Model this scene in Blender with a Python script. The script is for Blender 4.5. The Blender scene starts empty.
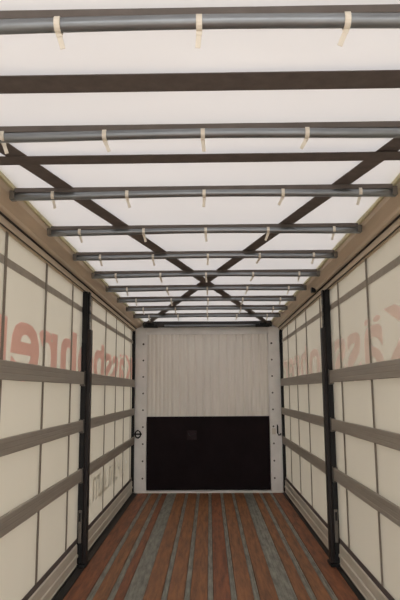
import bpy, bmesh, math, random
from mathutils import Vector, Matrix
random.seed(7)
SC = bpy.context.scene
COL = SC.collection

# ------------------------------------------------------------------ camera
F_PX, PITCH, YAW, ROLL = 582.54, 0.1552, 0.0149, 0.0067
fw = Vector((-math.sin(YAW) * math.cos(PITCH), math.cos(YAW) * math.cos(PITCH), math.sin(PITCH)))
r0 = Vector((math.cos(YAW), math.sin(YAW), 0))
u0 = r0.cross(fw)
rt = r0 * math.cos(ROLL) - u0 * math.sin(ROLL)
up = u0 * math.cos(ROLL) + r0 * math.sin(ROLL)
cd = bpy.data.cameras.new('camera')
cd.sensor_fit = 'HORIZONTAL'
cd.sensor_width = 36.0
cd.lens = F_PX * 36.0 / 400.0
cd.clip_start = 0.02
cam = bpy.data.objects.new('camera', cd)
COL.objects.link(cam)
m3 = Matrix((rt, up, -fw)).transposed()
cam.matrix_world = Matrix.Translation((0.028, 0, 1.645)) @ m3.to_4x4()
SC.camera = cam

# ------------------------------------------------------------------ overcast sky, exposure
W = bpy.data.worlds.new('overcast_sky')
SC.world = W
W.use_nodes = True
bg = W.node_tree.nodes['Background']
bg.inputs['Color'].default_value = (1.0, 0.985, 0.985, 1)
bg.inputs['Strength'].default_value = 4.2
sd = bpy.data.lights.new('hazy_sun', 'SUN')      # weak sun behind cloud, from the left
sd.energy = 2.6
sd.angle = math.radians(35)
sd.color = (1.0, 0.96, 0.9)
sun = bpy.data.objects.new('hazy_sun', sd)
COL.objects.link(sun)
sun.rotation_euler = Vector((0.75, 0.25, -0.62)).to_track_quat('-Z', 'Y').to_euler()
vs = SC.view_settings
vs.view_transform = 'Standard'
vs.look = 'None'
vs.gamma = 1.0
vs.use_curve_mapping = False
vs.exposure = 0.0


# ------------------------------------------------------------------ materials
def s2l(c):
    return tuple(((v / 255) / 12.92 if v / 255 < 0.04045 else ((v / 255 + 0.055) / 1.055) ** 2.4) for v in c)


def noise_col(nt, rgb, amount, scale, stretch=(1, 1, 1), detail=6, second=None):
    n = nt.nodes
    tc = n.new('ShaderNodeTexCoord')
    mp = n.new('ShaderNodeMapping')
    mp.inputs['Scale'].default_value = stretch
    nt.links.new(tc.outputs['Object'], mp.inputs['Vector'])
    nz = n.new('ShaderNodeTexNoise')
    nz.inputs['Scale'].default_value = scale
    nz.inputs['Detail'].default_value = detail
    nz.inputs['Roughness'].default_value = 0.6
    nt.links.new(mp.outputs['Vector'], nz.inputs['Vector'])
    cr = n.new('ShaderNodeValToRGB')
    lin = s2l(rgb)
    a = second and s2l(second) or tuple(max(0, v * (1 - amount)) for v in lin)
    b = tuple(min(1, v * (1 + amount * 0.6)) for v in lin)
    cr.color_ramp.elements[0].position = 0.32
    cr.color_ramp.elements[0].color = (*a, 1)
    cr.color_ramp.elements[1].position = 0.68
    cr.color_ramp.elements[1].color = (*b, 1)
    nt.links.new(nz.outputs['Fac'], cr.inputs['Fac'])
    return cr, nz, mp


def mat(name, rgb, rough=0.6, metal=0.0, amount=0.18, scale=6.0, stretch=(1, 1, 1), bump=0.0, second=None, spec=0.5):
    m = bpy.data.materials.new(name)
    m.use_nodes = True
    nt = m.node_tree
    b = nt.nodes['Principled BSDF']
    cr, nz, mp = noise_col(nt, rgb, amount, scale, stretch, second=second)
    nt.links.new(cr.outputs['Color'], b.inputs['Base Color'])
    b.inputs['Roughness'].default_value = rough
    b.inputs['Metallic'].default_value = metal
    b.inputs['Specular IOR Level'].default_value = spec
    if bump:
        bp = nt.nodes.new('ShaderNodeBump')
        bp.inputs['Strength'].default_value = bump
        bp.inputs['Distance'].default_value = 0.01
        nt.links.new(nz.outputs['Fac'], bp.inputs['Height'])
        nt.links.new(bp.outputs['Normal'], b.inputs['Normal'])
    return m


def fabric(name, trans, refl, amount=0.05, scale=1.5, stretch=(1, 1, 1)):
    """woven coated tarpaulin: part of the light passes through, part is reflected"""
    m = bpy.data.materials.new(name)
    m.use_nodes = True
    nt = m.node_tree
    nt.nodes.remove(nt.nodes['Principled BSDF'])
    out = nt.nodes['Material Output']
    ct, nz, mp = noise_col(nt, trans, amount, scale, stretch)
    tr = nt.nodes.new('ShaderNodeBsdfTranslucent')
    nt.links.new(ct.outputs['Color'], tr.inputs['Color'])
    df = nt.nodes.new('ShaderNodeBsdfDiffuse')
    df.inputs['Color'].default_value = (*s2l(refl), 1)
    ad = nt.nodes.new('ShaderNodeAddShader')
    nt.links.new(tr.outputs[0], ad.inputs[0])
    nt.links.new(df.outputs[0], ad.inputs[1])
    nt.links.new(ad.outputs[0], out.inputs['Surface'])
    return m


M = dict(
    roof=fabric('roof_tarpaulin', (92, 91, 91), (205, 203, 201), 0.04),
    curtain=fabric('curtain_tarpaulin', (72, 69, 62), (208, 203, 190), 0.06, 2.0, (1, 2, 0.25)),
    print_red=fabric('faded_red_print', (230, 203, 199), (88, 60, 57), 0.04, 4.0),
    print_pale=fabric('pale_red_print', (236, 224, 221), (92, 82, 80), 0.04, 4.0),
    print_grey=fabric('pale_grey_print', (218, 216, 210), (76, 74, 70), 0.04, 4.0),
    strap=mat('curtain_webbing', (138, 128, 116), 0.85, 0, 0.12, 20),
    belt=mat('dark_webbing', (96, 87, 84), 0.85, 0, 0.2, 14),
    belt_upper=mat('grey_webbing', (164, 155, 142), 0.85, 0, 0.12, 14),
    slat=mat('slat_aluminium', (156, 148, 137), 0.6, 0.0, 0.1, 5, (1, 0.3, 4)),
    cap=mat('slat_end_cap', (160, 152, 142), 0.6, 0.0, 0.1, 9),
    post=mat('black_paint', (15, 14, 15), 0.5, 0, 0.3, 8, spec=0.3),
    sleeve=mat('brown_black_paint', (34, 27, 25), 0.5, 0, 0.3, 8, spec=0.3),
    pocket=mat('worn_grey_steel', (104, 98, 90), 0.45, 0.3, 0.2, 15),
    rail=mat('roof_rail_aluminium', (208, 190, 167), 0.5, 0.0, 0.14, 4, (3, 0.3, 3)),
    groove=mat('track_rubber', (48, 42, 38), 0.8, 0, 0.2, 8),
    edge=mat('yellowed_edge_strip', (206, 198, 160), 0.6, 0, 0.12, 6),
    galv=mat('galvanised_tube', (136, 140, 144), 0.32, 0.7, 0.22, 7, (0.5, 3, 3)),
    sleeve_tape=mat('bow_sleeve_fabric', (100, 93, 89), 0.9, 0, 0.15, 12),
    clip=mat('white_tie', (218, 210, 196), 0.5, 0, 0.06, 10),
    wall=mat('front_wall_paint', (243, 238, 230), 0.5, 0, 0.05, 3, (4, 1, 0.4)),
    wall_b=mat('front_wall_frame_paint', (240, 237, 233), 0.5, 0, 0.08, 4),
    hole=mat('dark_hole', (88, 80, 76), 0.8, 0, 0.2, 10),
    kick=mat('dark_kick_plate', (31, 23, 26), 0.8, 0, 0.25, 3, bump=0.05, spec=0.15),
    plate=mat('dark_handle_plate', (50, 40, 43), 0.75, 0, 0.2, 5, spec=0.15),
    header=mat('header_dark_steel', (40, 36, 35), 0.5, 0.1, 0.25, 6),
    wood=mat('red_brown_floor_wood', (152, 102, 66), 0.62, 0, 0.35, 3.5, (7, 0.7, 7), 0.15, second=(106, 72, 50)),
    wood_b=mat('dark_red_floor_wood', (148, 91, 60), 0.62, 0, 0.35, 3.0, (7, 0.8, 7), 0.15, second=(98, 62, 45)),
    steel=mat('floor_strip_steel', (158, 158, 150), 0.5, 0.3, 0.25, 5, (5, 0.8, 5), second=(112, 113, 106)),
    floor_edge=mat('black_floor_angle', (34, 31, 29), 0.6, 0, 0.3, 6),
    under=mat('floor_frame', (40, 34, 30), 0.8, 0, 0.2, 6),
    rave=mat('side_rave_aluminium', (214, 208, 194), 0.5, 0.0, 0.12, 4, (1, 0.6, 3)),
    concrete=mat('yard_concrete', (150, 145, 138), 0.9, 0, 0.12, 1.2),
)


# ------------------------------------------------------------------ helpers
def tag(o, label=None, cat=None, group=None, kind=None):
    if label: o['label'] = label
    if cat: o['category'] = cat
    if group: o['group'] = group
    if kind: o['kind'] = kind
    return o


def link(name, me, m, parent=None, loc=(0, 0, 0), smooth=False):
    o = bpy.data.objects.new(name, me)
    COL.objects.link(o)
    if m and not me.materials:
        me.materials.append(m)
    o.parent = parent
    o.location = loc
    if smooth:
        for p in me.polygons:
            p.use_smooth = True
    return o


def empty(name, loc=(0, 0, 0)):
    o = bpy.data.objects.new(name, None)
    COL.objects.link(o)
    o.location = loc
    o.empty_display_size = 0.1
    return o


def bm_box(bm, x0, x1, y0, y1, z0, z1, bev=0.0):
    t = bmesh.new()
    bmesh.ops.create_cube(t, size=1)
    for v in t.verts:
        v.co = Vector(((x0 + x1) / 2 + v.co.x * (x1 - x0), (y0 + y1) / 2 + v.co.y * (y1 - y0), (z0 + z1) / 2 + v.co.z * (z1 - z0)))
    if bev:
        bmesh.ops.bevel(t, geom=t.edges[:], offset=bev, segments=2, affect='EDGES', profile=0.6)
    me = bpy.data.meshes.new('tmp')
    t.to_mesh(me)
    t.free()
    bm.from_mesh(me)
    bpy.data.meshes.remove(me)


def to_me(bm, name):
    bmesh.ops.recalc_face_normals(bm, faces=bm.faces[:])
    me = bpy.data.meshes.new(name)
    bm.to_mesh(me)
    bm.free()
    return me


def box(name, x0, x1, y0, y1, z0, z1, m, parent=None, bev=0.003, loc=(0, 0, 0)):
    bm = bmesh.new()
    bm_box(bm, min(x0, x1), max(x0, x1), min(y0, y1), max(y0, y1), min(z0, z1), max(z0, z1), bev)
    return link(name, to_me(bm, name), m, parent, loc)


def extrude_profile(name, pts, y0, y1, m, parent=None, loc=(0, 0, 0), axis='y', n=1):
    """closed profile (a, z) pulled along one axis"""
    bm = bmesh.new()
    rings = []
    for k in range(n + 1):
        t = y0 + (y1 - y0) * k / n
        rings.append([bm.verts.new((a, t, z) if axis == 'y' else (t, a, z)) for a, z in pts])
    for k in range(n):
        A, B = rings[k], rings[k + 1]
        for i in range(len(pts)):
            j = (i + 1) % len(pts)
            bm.faces.new((A[i], A[j], B[j], B[i]))
    bm.faces.new(rings[0])
    bm.faces.new(rings[-1][::-1])
    return link(name, to_me(bm, name), m, parent, loc)


def tube_me(name, path, r, seg=12):
    bm = bmesh.new()
    rings = []
    for i, p in enumerate(path):
        p = Vector(p)
        d = (Vector(path[min(i + 1, len(path) - 1)]) - Vector(path[max(i - 1, 0)])).normalized()
        a = d.orthogonal().normalized() if abs(d.x) < 0.9 else Vector((0, 0, 1)).cross(d).normalized()
        b = d.cross(a)
        rings.append([bm.verts.new(p + (a * math.cos(2 * math.pi * k / seg) + b * math.sin(2 * math.pi * k / seg)) * r) for k in range(seg)])
    for A, B in zip(rings, rings[1:]):
        for k in range(seg):
            bm.faces.new((A[k], A[(k + 1) % seg], B[(k + 1) % seg], B[k]))
    bm.faces.new(rings[0])
    bm.faces.new(rings[-1][::-1])
    return to_me(bm, name)


def band(name, pts, width_vec, thick_vec, m, parent=None):
    """a flat belt following pts"""
    bm = bmesh.new()
    w, t = Vector(width_vec) / 2, Vector(thick_vec) / 2
    rings = []
    for p in pts:
        p = Vector(p)
        rings.append([bm.verts.new(p + a) for a in (w + t, -w + t, -w - t, w - t)])
    for A, B in zip(rings, rings[1:]):
        for k in range(4):
            bm.faces.new((A[k], A[(k + 1) % 4], B[(k + 1) % 4], B[k]))
    bm.faces.new(rings[0])
    bm.faces.new(rings[-1][::-1])
    return link(name, to_me(bm, name), m, parent)


# ------------------------------------------------------------------ dimensions
FRONT, REAR = 9.94, -0.35
XC = 1.27            # side curtains
POST_Y = (5.89, 1.84)
BOW_Y = [1.62 + 0.775 * k for k in range(10)]

# ------------------------------------------------------------------ ground outside
g = box('ground', -30, 30, -30, 40, -1.25, -1.2, M['concrete'], bev=0)
tag(g, 'pale concrete yard the trailer stands on', 'ground', kind='structure')

# ------------------------------------------------------------------ floor
fl = box('floor', -1.26, 1.26, REAR, FRONT, -0.16, -0.035, M['under'], bev=0)
tag(fl, 'trailer floor of red-brown planks with grey steel strips', 'floor', kind='structure')
c0 = 0.022
strips = [(c0, 0.045)]
for s in (-1, 1):
    strips += [(c0 + s * 0.19, 0.045), (c0 + s * 0.375, 0.045), (c0 + s * 0.622, 0.15), (c0 + 0.01 + s * 0.815, 0.05), (c0 + 0.01 + s * 0.985, 0.05)]
strips.sort()
edges = [-1.165]
for c, w in strips:
    edges += [c - w / 2, c + w / 2]
edges.append(1.205)
for i in range(0, len(edges) - 1):
    a, b = edges[i], edges[i + 1]
    if i % 2 == 0:
        w = b - a
        if w < 0.01:
            continue
        o = box('floor_plank', a + 0.002, b - 0.002, REAR, FRONT - 0.03, -0.035, 0.0, random.choice([M['wood'], M['wood_b']]), fl, 0.003)
    else:
        bm = bmesh.new()
        bm_box(bm, a + 0.001, b - 0.001, REAR, FRONT - 0.03, -0.035, -0.004, 0.002)
        n = 2 if b - a < 0.1 else 4
        for k in range(n):                       # raised ribs of the rolled profile
            xx = a + (b - a) * (k + 0.5) / n
            bm_box(bm, xx - 0.005, xx + 0.005, REAR, FRONT - 0.03, -0.006, 0.001, 0.001)
        link('steel_strip', to_me(bm, 'steel_strip'), M['steel'], fl)
for s, xe in ((-1, 1.165), (1, 1.205)):
    extrude_profile('floor_angle', [(s * xe, -0.03), (s * xe, 0.004), (s * 1.232, 0.006), (s * 1.232, 0.022), (s * 1.24, 0.022), (s * 1.24, -0.03)], REAR, FRONT - 0.03, M['floor_edge'], fl)

# ------------------------------------------------------------------ roof cloth
bm = bmesh.new()
nx, ny = 20, 116
grid = []
for j in range(ny + 1):
    y = REAR + (FRONT - REAR) * j / ny
    ph = ((y - BOW_Y[0]) / 0.775) % 1.0
    sag = 0.008 * math.sin(math.pi * ph) ** 2
    row = []
    for i in range(nx + 1):
        x = -1.2 + 2.4 * i / nx
        row.append(bm.verts.new((x, y, 2.818 - sag * (1 - (x / 1.25) ** 4) + 0.004 * math.sin(3.1 * x + 2.3 * y))))
    grid.append(row)
for j in range(ny):
    for i in range(nx):
        bm.faces.new((grid[j][i], grid[j][i + 1], grid[j + 1][i + 1], grid[j + 1][i]))
ro = link('ceiling', to_me(bm, 'ceiling'), M['roof'], smooth=True)
tag(ro, 'bright white translucent roof tarpaulin stretched over the bows', 'roof', kind='structure')


# ------------------------------------------------------------------ side curtains
def lettering(name, body, s, y_from, y_to, z0, capz, m, parent, bold, xoff=0.006):
    """flat print as seen from inside: the outside word in mirror image"""
    cu = bpy.data.curves.new('word', 'FONT')
    cu.body = body
    cu.offset = bold
    cu.fill_mode = 'BOTH'
    cu.resolution_u = 4
    to = bpy.data.objects.new('word', cu)
    COL.objects.link(to)
    bpy.context.view_layer.update()
    dg = bpy.context.evaluated_depsgraph_get()
    me = bpy.data.meshes.new_from_object(to.evaluated_get(dg))
    bpy.data.objects.remove(to)
    xs = [v.co.x for v in me.vertices]
    ys = [v.co.y for v in me.vertices]
    x0, x1 = min(xs), max(xs)
    y1 = max(ys)
    for v in me.vertices:
        u = (v.co.x - x0) / (x1 - x0)
        w = v.co.y / y1
        w = w / 0.63 * 0.8 if w < 0.63 else 0.8 + (w - 0.63) / 0.37 * 0.2
        v.co = Vector((s * (XC - xoff), y_from + (y_to - y_from) * u, z0 + (capz - z0) * w))
    me.materials.clear()
    return link(name, me, m, parent)


def curtain(s, side, straps, label):
    bm = bmesh.new()
    ny, nz = 170, 16
    rows = []
    for j in range(ny + 1):
        y = REAR + (FRONT - 0.06 - REAR) * j / ny
        row = []
        for k in range(nz + 1):
            z = 0.05 + 2.66 * k / nz
            wob = 0.002 * math.sin(y * 7.3 + s) + 0.002 * math.sin(z * 3.0 + y * 1.3)
            row.append(bm.verts.new((s * (XC + wob), y, z)))
        rows.append(row)
    for j in range(ny):
        for k in range(nz):
            bm.faces.new((rows[j][k], rows[j][k + 1], rows[j + 1][k + 1], rows[j + 1][k]))
    w = link('wall_' + side, to_me(bm, 'wall_' + side), M['curtain'], smooth=True)
    tag(w, label, 'curtain wall', kind='structure')
    for y in straps:
        box('curtain_strap', s * (XC - 0.014), s * (XC - 0.010), y - 0.022, y + 0.022, 0.24, 2.66, M['strap'], w, 0)
    box('upper_belt', s * (XC - 0.0095), s * (XC - 0.007), REAR, FRONT - 0.07, 2.445, 2.5, M['belt_upper'], w, 0)
    box('hem_belt', s * (XC - 0.019), s * (XC - 0.015), REAR, FRONT - 0.07, 0.215, 0.26, M['belt'], w, 0)
    return w


wl = curtain(-1, 'left', [0.9, 1.8, 2.7, 3.6, 4.53, 5.43, 6.33, 7.24, 8.06, 8.84, 9.6], 'cream side curtain on the left with red mirrored lettering')
wr = curtain(1, 'right', [0.8, 1.7, 2.6, 3.55, 4.47, 5.48, 6.4, 7.35, 8.23, 9.1], 'cream side curtain on the right with very pale pink lettering')
lettering('printed_lettering', 'K\u00e4ssbohrer', -1, 9.8, 3.15, 1.745, 2.21, M['print_red'], wl, 0.023)
lettering('printed_lettering', 'K\u00e4ssbohrer', 1, 3.3, 9.8, 1.745, 2.21, M['print_pale'], wr, 0.023)
# faint unreadable strokes of print low on the far left curtain
bm = bmesh.new()
yy = 6.35
while yy < 9.3:
    h = random.choice((0.2, 0.26, 0.26))
    bm_box(bm, -XC + 0.005, -XC + 0.006, yy, yy + 0.05, 0.44, 0.44 + h)
    if random.random() < 0.7:
        zz = random.choice((0.44, 0.55, 0.66))
        bm_box(bm, -XC + 0.005, -XC + 0.006, yy + 0.05, yy + 0.17, zz, zz + 0.04)
    yy += random.choice((0.17, 0.22, 0.3))
link('faded_print', to_me(bm, 'faded_print'), M['print_grey'], wl)

# ------------------------------------------------------------------ lower side raves and roof rails
for s, n, side in ((-1, 1, 'left'), (1, 2, 'right')):
    t = extrude_profile('trim_%d' % n, [(s * 1.24, -0.16), (s * 1.24, 0.03), (s * 1.246, 0.036), (s * 1.246, 0.085), (s * 1.236, 0.092), (s * 1.236, 0.112),
                                        (s * 1.246, 0.12), (s * 1.246, 0.2), (s * 1.254, 0.208), (s * 1.262, 0.208), (s * 1.262, -0.16)], REAR, FRONT - 0.05, M['rave'])
    tag(t, 'pale aluminium side rave along the foot of the %s curtain' % side, 'side rail', kind='structure')
for s, n, side in ((-1, 3, 'left'), (1, 4, 'right')):
    t = extrude_profile('trim_%d' % n, [(s * 1.29, 2.66), (s * 1.252, 2.66), (s * 1.25, 2.69), (s * 1.236, 2.69), (s * 1.232, 2.665), (s * 1.222, 2.665), (s * 1.218, 2.705),
                                        (s * 1.185, 2.715), (s * 1.175, 2.73), (s * 1.105, 2.765), (s * 1.095, 2.79), (s * 1.095, 2.845), (s * 1.29, 2.845)], REAR, FRONT, M['rail'])
    tag(t, 'brownish aluminium roof rail above the %s curtain' % side, 'roof rail', kind='structure')
    box('curtain_track', s * 1.2365, s * 1.2495, REAR, FRONT - 0.01, 2.668, 2.6885, M['groove'], t, 0)
    box('track_lip', s * 1.2, s * 1.2175, REAR, FRONT - 0.01, 2.7005, 2.7045, M['groove'], t, 0)
    box('edge_strip', s * 1.078, s * 1.094, REAR, FRONT - 0.01, 2.792, 2.838, M['edge'], t, 0.003)
    if s > 0:
        box('rail_stop', 1.14, 1.185, 6.2, 6.27, 2.69, 2.745, M['post'], t, 0.005)

# ------------------------------------------------------------------ front wall
fwall = box('wall_front', -1.3, 1.3, FRONT, FRONT + 0.05, -0.16, 2.86, M['wall_b'], bev=0)
tag(fwall, 'pale ribbed front wall with a dark kick plate', 'front wall', kind='structure')
Y = FRONT
for s in (-1, 1):
    bm = bmesh.new()
    bm_box(bm, min(s * 1.03, s * 1.225), max(s * 1.03, s * 1.225), Y - 0.05, Y, 0.0, 2.72, 0.006)
    link('corner_pillar', to_me(bm, 'corner_pillar'), M['wall_b'], fwall)
    box('corner_gap_shade', s * 1.226, s * 1.288, Y - 0.1, Y, 0.02, 2.66, M['post'], fwall, 0.004)  # black fill stands in for the gap's shade and stops light leaking through
    for k in range(9):
        z = 2.44 - 0.276 * k
        me = tube_me('pillar_hole', [(s * 1.085, Y - 0.0525, z), (s * 1.085, Y - 0.049, z)], 0.015 if k else 0.018, 10)
        link('pillar_hole', me, M['hole'], fwall)
box('lintel', -1.03, 1.03, Y - 0.04, Y, 2.6, 2.72, M['wall_b'], fwall, 0.006)
NP = 15
x0, x1 = -1.025, 1.025
for k in range(NP):
    a = x0 + (x1 - x0) * k / NP
    b = x0 + (x1 - x0) * (k + 1) / NP
    c = (a + b) / 2
    # one rolled plank: flat crown, sloped flanks, narrow valley and a centre bead
    pr = [(a, Y), (a, Y - 0.008), (a + 0.012, Y - 0.012), (a + 0.028, Y - 0.03), (c - 0.012, Y - 0.03), (c - 0.006, Y - 0.022), (c + 0.006, Y - 0.022),
          (c + 0.012, Y - 0.03), (b - 0.028, Y - 0.03), (b - 0.012, Y - 0.012), (b, Y - 0.008), (b, Y)]
    bm = bmesh.new()
    lo = [bm.verts.new((p[0], p[1], 1.2)) for p in pr]
    hi = [bm.verts.new((p[0], p[1], 2.6)) for p in pr]
    for i in range(len(pr)):
        j = (i + 1) % len(pr)
        bm.faces.new((lo[i], lo[j], hi[j], hi[i]))
    bm.faces.new(lo); bm.faces.new(hi[::-1])
    link('wall_panel', to_me(bm, 'wall_panel'), M['wall'], fwall)
kp = box('kick_plate', -1.02, 1.02, Y - 0.045, Y - 0.02, 0.045, 1.228, M['kick'], fwall, 0.004)
kp['label'] = 'near-black kick plate across the lower front wall'
bm = bmesh.new()
bm_box(bm, -0.35, -0.19, Y - 0.052, Y - 0.045, 0.85, 1.0, 0.003)
hp = link('handle_plate', to_me(bm, 'handle_plate'), M['plate'], kp)
link('pull_ring', tube_me('pull_ring', [(-0.27 + 0.055 * math.cos(a), Y - 0.062, 0.955 - 0.045 * math.sin(a)) for a in [math.pi * k / 10 for k in range(11)]], 0.008, 8), M['post'], kp, smooth=True)
box('sill_strip', -1.22, 1.22, Y - 0.065, Y - 0.0, 0.0, 0.03, M['wall_b'], fwall, 0.006)
# lashing hardware on the pillars
link('lashing_ring', tube_me('lashing_ring', [(-1.165 + 0.045 * math.cos(a), Y - 0.065, 0.945 + 0.06 * math.sin(a)) for a in [2 * math.pi * k / 14 for k in range(15)]], 0.011, 8), M['post'], fwall, smooth=True)
box('ring_bracket', -1.235, -1.1, Y - 0.062, Y - 0.05, 0.935, 0.958, M['post'], fwall, 0.003)
link('door_hook', tube_me('door_hook', [(1.15, Y - 0.05, 1.08), (1.15, Y - 0.075, 1.06), (1.15, Y - 0.075, 0.95), (1.165, Y - 0.075, 0.92), (1.195, Y - 0.075, 0.925), (1.2, Y - 0.075, 0.95)], 0.011, 8), M['post'], fwall, smooth=True)
box('hook_plate', 1.06, 1.12, Y - 0.058, Y - 0.05, 0.93, 1.03, M['clip'], fwall, 0.003)
# header beam with roller bar
hd = empty('header_beam', (0, Y - 0.1, 2.78))
tag(hd, 'dark header beam with grey roller bar above the front wall', 'beam')
extrude_profile('beam_body', [(-0.06, -0.05), (-0.06, 0.03), (-0.04, 0.05), (0.09, 0.05), (0.09, -0.05), (0.0, -0.06)], -1.09, 1.09, M['header'], hd, axis='x')
link('roller_bar', tube_me('roller_bar', [(-0.72, -0.075, -0.045), (0.82, -0.075, -0.045)], 0.019, 12), M['galv'], hd, smooth=True)
for x in (-0.95, 0.93):
    bm = bmesh.new()
    bm_box(bm, x - 0.12, x + 0.12, -0.1, -0.05, -0.075, -0.02, 0.01)
    bm_box(bm, x - 0.05, x + 0.07, -0.12, -0.06, -0.05, 0.0, 0.01)
    link('bar_bracket', to_me(bm, 'bar_bracket'), M['post'], hd)

# ------------------------------------------------------------------ side posts
SLATS = [(1.72, 1.84), (1.265, 1.37), (0.79, 0.905)]


def side_post(s, y, label):
    p = empty('side_post', (s * 1.21, y, 0))
    tag(p, label, 'post', 'black sliding posts of the side walls')
    sx = -s      # towards the inside
    def q(d):    # distance from the wall side, in local x
        return sx * d
    # channel body: web and two flanges
    bm = bmesh.new()
    for a, b, ya, yb in ((-0.042, -0.034, -0.055, 0.055), (-0.042, 0.008, -0.055, -0.045), (-0.042, 0.008, 0.045, 0.055)):
        bm_box(bm, min(q(a), q(b)), max(q(a), q(b)), ya, yb, 0.03, 2.655, 0.002)
    link('post_body', to_me(bm, 'post_body'), M['post'], p)
    bm = bmesh.new()
    bm_box(bm, min(q(0.008), q(0.048)), max(q(0.008), q(0.048)), -0.05, 0.05, 0.03, 2.27, 0.008)
    link('inner_sleeve', to_me(bm, 'inner_sleeve'), M['sleeve'], p)
    box('top_neck', q(0.008), q(0.026), -0.035, 0.035, 2.25, 2.655, M['post'], p, 0.003)
    for k in range(4):
        box('latch_tooth', q(0.024), q(0.034), -0.04, -0.005, 2.31 + 0.08 * k, 2.345 + 0.08 * k, M['pocket'], p, 0.003)
    for z0, z1 in SLATS:
        for d in (-1, 1):
            bm = bmesh.new()
            ya, yb = sorted((d * 0.056, d * 0.088))
            bm_box(bm, min(q(-0.043), q(0.004)), max(q(-0.043), q(0.004)), ya, yb, z0 - 0.018, z0 - 0.006, 0.002)
            bm_box(bm, min(q(-0.003), q(0.004)), max(q(-0.003), q(0.004)), ya, yb, z0 - 0.012, z1 + 0.012, 0.002)
            bm_box(bm, min(q(-0.043), q(-0.037)), max(q(-0.043), q(-0.037)), ya, yb, z0 - 0.012, z1 + 0.012, 0.002)
            link('slat_pocket', to_me(bm, 'slat_pocket'), M['pocket'], p)
    lv = box('foot_lever', q(-0.03), q(0.004), -0.075, -0.056, 0.22, 0.52, M['pocket'], p, 0.006)
    box('lever_grip', q(-0.022), q(-0.004), -0.088, -0.075, 0.42, 0.5, M['post'], lv, 0.004)
    box('foot_plate', q(-0.045), q(0.055), -0.09, 0.09, 0.006, 0.03, M['post'], p, 0.004)
    return p


side_post(-1, POST_Y[0], 'black side post between the two slat bays on the left')
side_post(1, POST_Y[0], 'black side post between the two slat bays on the right')
side_post(-1, POST_Y[1], 'black side post beside the camera on the left')
side_post(1, POST_Y[1], 'black side post beside the camera on the right')

# ------------------------------------------------------------------ side slats
rows = ['top', 'middle', 'bottom']
for s, side in ((-1, 'left'), (1, 'right')):
    for bi, (ya, yb) in enumerate(((POST_Y[0] + 0.06, FRONT - 0.105), (POST_Y[1] + 0.06, POST_Y[0] - 0.06))):
        bay = ('far %s bay, between black post and front wall' if bi == 0 else 'near %s bay, in front of the black post') % side
        for (z0, z1), row in zip(SLATS, rows):
            e = empty('load_board', (s * 1.229, (ya + yb) / 2, z0))
            tag(e, '%s grey slat of the %s' % (row, bay), 'slat', 'insertion slats along the %s curtain' % side)
            h = z1 - z0
            L = (yb - ya) / 2
            i = -s * 0.0125
            pr = [(-i * 0.98, 0.002), (i * 0.7, 0), (i, 0.006), (i, h * 0.3), (i * 0.9, h * 0.33), (i * 0.9, h * 0.37), (i, h * 0.4), (i, h * 0.62), (i * 0.9, h * 0.65), (i * 0.9, h * 0.69),
                  (i, h * 0.72), (i, h - 0.006), (i * 0.7, h), (-i * 0.98, h - 0.002)]
            extrude_profile('board', pr, -L + 0.004, L - 0.004, M['slat'], e)
            for d in (-1, 1):
                box('end_cap', -0.0135, 0.0135, d * (L - 0.04), d * L, -0.002, h + 0.002, M['cap'], e, 0.002)

# ------------------------------------------------------------------ roof bows
ORD = ['nearest the camera', 'second from the camera', 'third from the camera', 'fourth from the camera', 'fifth from the camera', 'sixth from the camera, by the belt crossing',
       'seventh from the camera', 'third from the front wall', 'second from the front wall', 'nearest the front wall']
tube = tube_me('tube', [(-1.09 + 2.18 * k / 16, 0, 0.006 * math.cos(k / 16 * math.pi * 2 - math.pi)) for k in range(17)], 0.0225, 16)
for p in tube.polygons:
    p.use_smooth = True
tube.materials.append(M['galv'])
bm = bmesh.new(); bm_box(bm, -1.07, 1.07, -0.018, 0.008, 0.014, 0.042, 0.004)
pocket_me = to_me(bm, 'cloth_pocket'); pocket_me.materials.append(M['sleeve_tape'])
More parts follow.
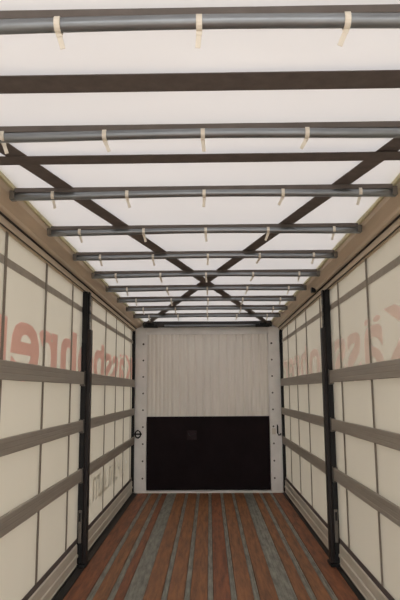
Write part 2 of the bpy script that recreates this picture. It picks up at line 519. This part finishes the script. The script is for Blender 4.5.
# tie: a loop strap round the tube
bm = bmesh.new()
ring = []
for k in range(16):
    a = 2 * math.pi * k / 16
    ring.append([bm.verts.new((x, r * math.cos(a), r * math.sin(a))) for x, r in ((-0.009, 0.0232), (-0.009, 0.0265), (0.009, 0.0265), (0.009, 0.0232))])
for k in range(16):
    A, B = ring[k], ring[(k + 1) % 16]
    for i in range(4):
        bm.faces.new((A[i], A[(i + 1) % 4], B[(i + 1) % 4], B[i]))
tie_me = to_me(bm, 'tie'); tie_me.materials.append(M['clip'])
bm = bmesh.new(); bm_box(bm, -0.008, 0.008, -0.0015, 0.0015, -0.05, 0.0, 0.001); bm_box(bm, -0.009, 0.009, -0.004, 0.004, -0.012, 0.0, 0.001)
tail_me = to_me(bm, 'tie_tail'); tail_me.materials.append(M['clip'])
for k, y in enumerate(BOW_Y):
    e = empty('roof_bow', (0, y, 2.75))
    tag(e, 'grey galvanised roof bow tube with white ties, ' + ORD[k], 'roof bow', 'roof bows under the tarpaulin')
    link('tube', tube, None, e)
    link('cloth_pocket', pocket_me, None, e)
    for j, x in enumerate((-0.86, -0.425, 0.015, 0.455, 0.895)):
        t = link('tie', tie_me, None, e, (x + random.uniform(-0.012, 0.012), 0, 0))
        tl = link('tie_tail', tail_me, None, t, (0, 0.004, -0.024))
        tl.rotation_euler = (random.uniform(0.1, 0.5), (-0.28, -0.28, 0.0, 0.5, 0.3)[j] + random.uniform(-0.12, 0.12), 0)
    for s in (-1, 1):
        box('end_bracket', s * 1.065, s * 1.094, -0.025, 0.025, -0.025, 0.026, M['pocket'], e, 0.004)

# ------------------------------------------------------------------ roof belts
def roof_belt(name, a, b, z, width, label, group):
    A, B = Vector((a[0], a[1], z)), Vector((b[0], b[1], z))
    mid = (A + B) / 2
    d = (B - A).normalized()
    w = Vector((-d.y, d.x, 0)) * width
    e = empty(name, mid)
    tag(e, label, 'roof belt', group)
    band('webbing', [A - mid, -d * 0.01, d * 0.01, B - mid], w, (0, 0, 0.003), M['belt'], e)
    for P, sg in ((A, 1), (B, -1)):
        c = P - mid + d * sg * 0.02
        band('end_plate', [c - d * 0.02, c + d * 0.02], w * 1.15, (0, 0, 0.009), M['pocket'], e)
    return e


roof_belt('diagonal_belt', (-1.06, 2.12), (1.0, 9.8), 2.788, 0.1, 'dark diagonal roof belt running from near left to far right', 'crossed belts under the roof')
roof_belt('diagonal_belt', (1.06, 2.12), (-1.0, 9.8), 2.794, 0.1, 'dark diagonal roof belt running from near right to far left', 'crossed belts under the roof')
roof_belt('cross_belt', (-1.07, 2.02), (1.07, 2.02), 2.783, 0.125, 'dark flat belt across the roof between first and second bows', 'flat belts across the roof')
roof_belt('cross_belt', (-1.07, 2.74), (1.07, 2.74), 2.783, 0.105, 'dark flat belt across the roof between second and third bows', 'flat belts across the roof')
